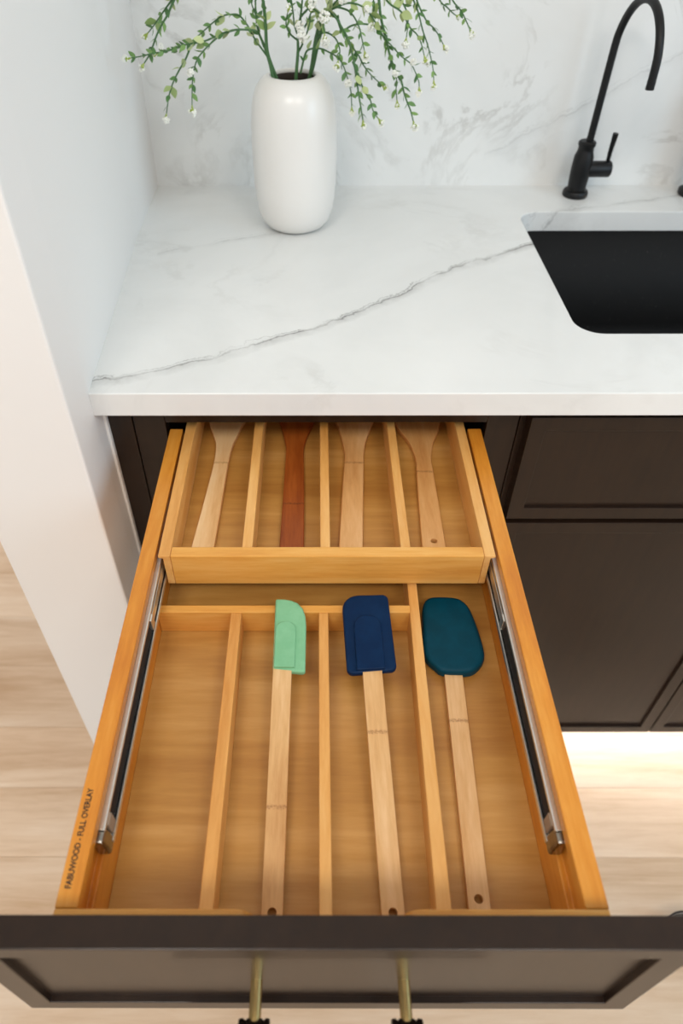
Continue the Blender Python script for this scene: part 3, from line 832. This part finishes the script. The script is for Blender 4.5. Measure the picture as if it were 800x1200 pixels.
CLUSTERS = [('centre',(0.2326,0.4350,1.1811),0.90),('centre',(0.2392,0.4300,1.1709),1.05),('centre',(0.2667,0.4250,1.1910),1.05),('right',(0.2657,0.4200,1.1652),0.90),('centre',(0.2966,0.4130,1.1223),0.70),('left',(0.0925,0.4000,1.1374),0.70),('left',(0.0550,0.4100,1.1639),0.50),('centre',(0.2505,0.4300,1.2081),0.80),('right',(0.2892,0.4300,1.2097),0.80),('far',(0.3836,0.4200,1.1441),0.60),('far',(0.3590,0.4100,1.1337),0.60),('right',(0.3197,0.4300,1.2008),0.60)]
SPR = {k: o for k, o in zip(SPRIGS, [o for o in COL.objects if o.name.startswith('flower_sprig')])}
for k, p, s in CLUSTERS:
    put('flower', FLW_BIG[g.randrange(2)], SPR[k], p, (g.uniform(-0.4, 0.4), -1, g.uniform(-0.2, 0.6)), g.uniform(0, 6), s)


# ================================================================== taps
fx, fy = 0.6940, 0.5800
fa = thing('filter_tap', 'slim matte black gooseneck tap left of the sink back edge', 'tap', (fx, fy, CT))
lathe('base', (fx, fy, CT), [(0.0195,0.0),(0.0208,0.002),(0.0208,0.007),(0.0192,0.010),(0.0150,0.0115)], M['black_matte'], fa, 40)
lathe('body', (fx, fy, CT+0.011), [(0.0148,0.0),(0.0148,0.004),(0.0158,0.020),(0.0162,0.034),(0.0155,0.052),(0.0128,0.060),(0.0124,0.066),(0.0140,0.070),(0.0140,0.0735),(0.0118,0.0755)], M['black_matte'], fa, 40)
arcp = [(fx+0.003, fy, CT+0.080), (fx+0.004, fy, CT+0.15), (fx+0.005, fy-0.0005, 1.132)]
for k in range(1, 13):
    a = math.pi*(1-k/12)
    arcp.append((fx+0.005+0.018*k/12, fy-0.062-0.062*math.cos(a), 1.135+0.062*math.sin(a)))
arcp.append((fx+0.0235, fy-0.1245, 1.110))
sp_ = smooth_path(arcp, 3)
tube('spout', sp_, 0.0057, M['black_matte'], fa, 18)
end = sp_[-1]
tube('nozzle', [end+Vector((0, 0, 0.004)), end+Vector((0, -0.0002, -0.007))], 0.0059, M['black_matte'], fa, 18)
lathe('valve', (fx+0.010, fy, CT+0.043), [(0.0125,0.0),(0.0125,0.036),(0.0112,0.038)], M['black_matte'], fa, 32, 'X')
tube('lever', [(fx+0.041, fy, CT+0.052), (fx+0.0405, fy-0.001, CT+0.070), (fx+0.0408, fy-0.003, CT+0.098)], [0.0030, 0.0036, 0.0046], M['black_matte'], fa, 14)

mx, my = 0.8990, 0.5830
mt = thing('kitchen_tap', 'large black tap behind the sink at the right picture edge', 'tap', (mx, my, CT))
lathe('base', (mx, my, CT), [(0.0265,0.0),(0.028,0.002),(0.028,0.008),(0.0225,0.011)], M['black_matte'], mt, 40)
lathe('body', (mx, my, CT+0.011), [(0.0200,0.0),(0.0200,0.13),(0.0180,0.138)], M['black_matte'], mt, 40)
ap = [(mx, my, CT+0.14), (mx, my, CT+0.30)]
for k in range(1, 13):
    a = math.pi*(1-k/12)
    ap.append((mx+0.01*k/12, my-0.10-0.10*math.cos(a), CT+0.30+0.10*math.sin(a)))
ap.append((mx+0.011, my-0.20, CT+0.24))
tube('spout', smooth_path(ap, 3), 0.0125, M['black_matte'], mt, 20)
tube('lever', [(mx+0.018, my, CT+0.10), (mx+0.05, my, CT+0.105), (mx+0.075, my-0.005, CT+0.15)], [0.009, 0.008, 0.005], M['black_matte'], mt, 14)

# ================================================================== bowl on the floor at the right edge
bx, by = 0.8750, -0.3160
bw = thing('small_bowl', 'small metal bowl on the floor at the right picture edge', 'bowl', (bx, by, 0.0))
lathe('dish', (bx, by, 0.0), [(0.028,0.0),(0.031,0.003),(0.036,0.03),(0.0395,0.048),(0.0405,0.0492),(0.0395,0.0500),(0.0375,0.0485),(0.034,0.030),(0.029,0.006),(0.02,0.005)], M['steel_bowl'], bw, 48, deg=60)
lathe('rim', (bx, by, 0.0480), [(0.0384,0.0018),(0.0395,0.0032),(0.0415,0.0030),(0.0422,0.0010),(0.0412,-0.0006),(0.0402,0.0008)], M['bronze'], bw, 48, deg=80, closed=True)
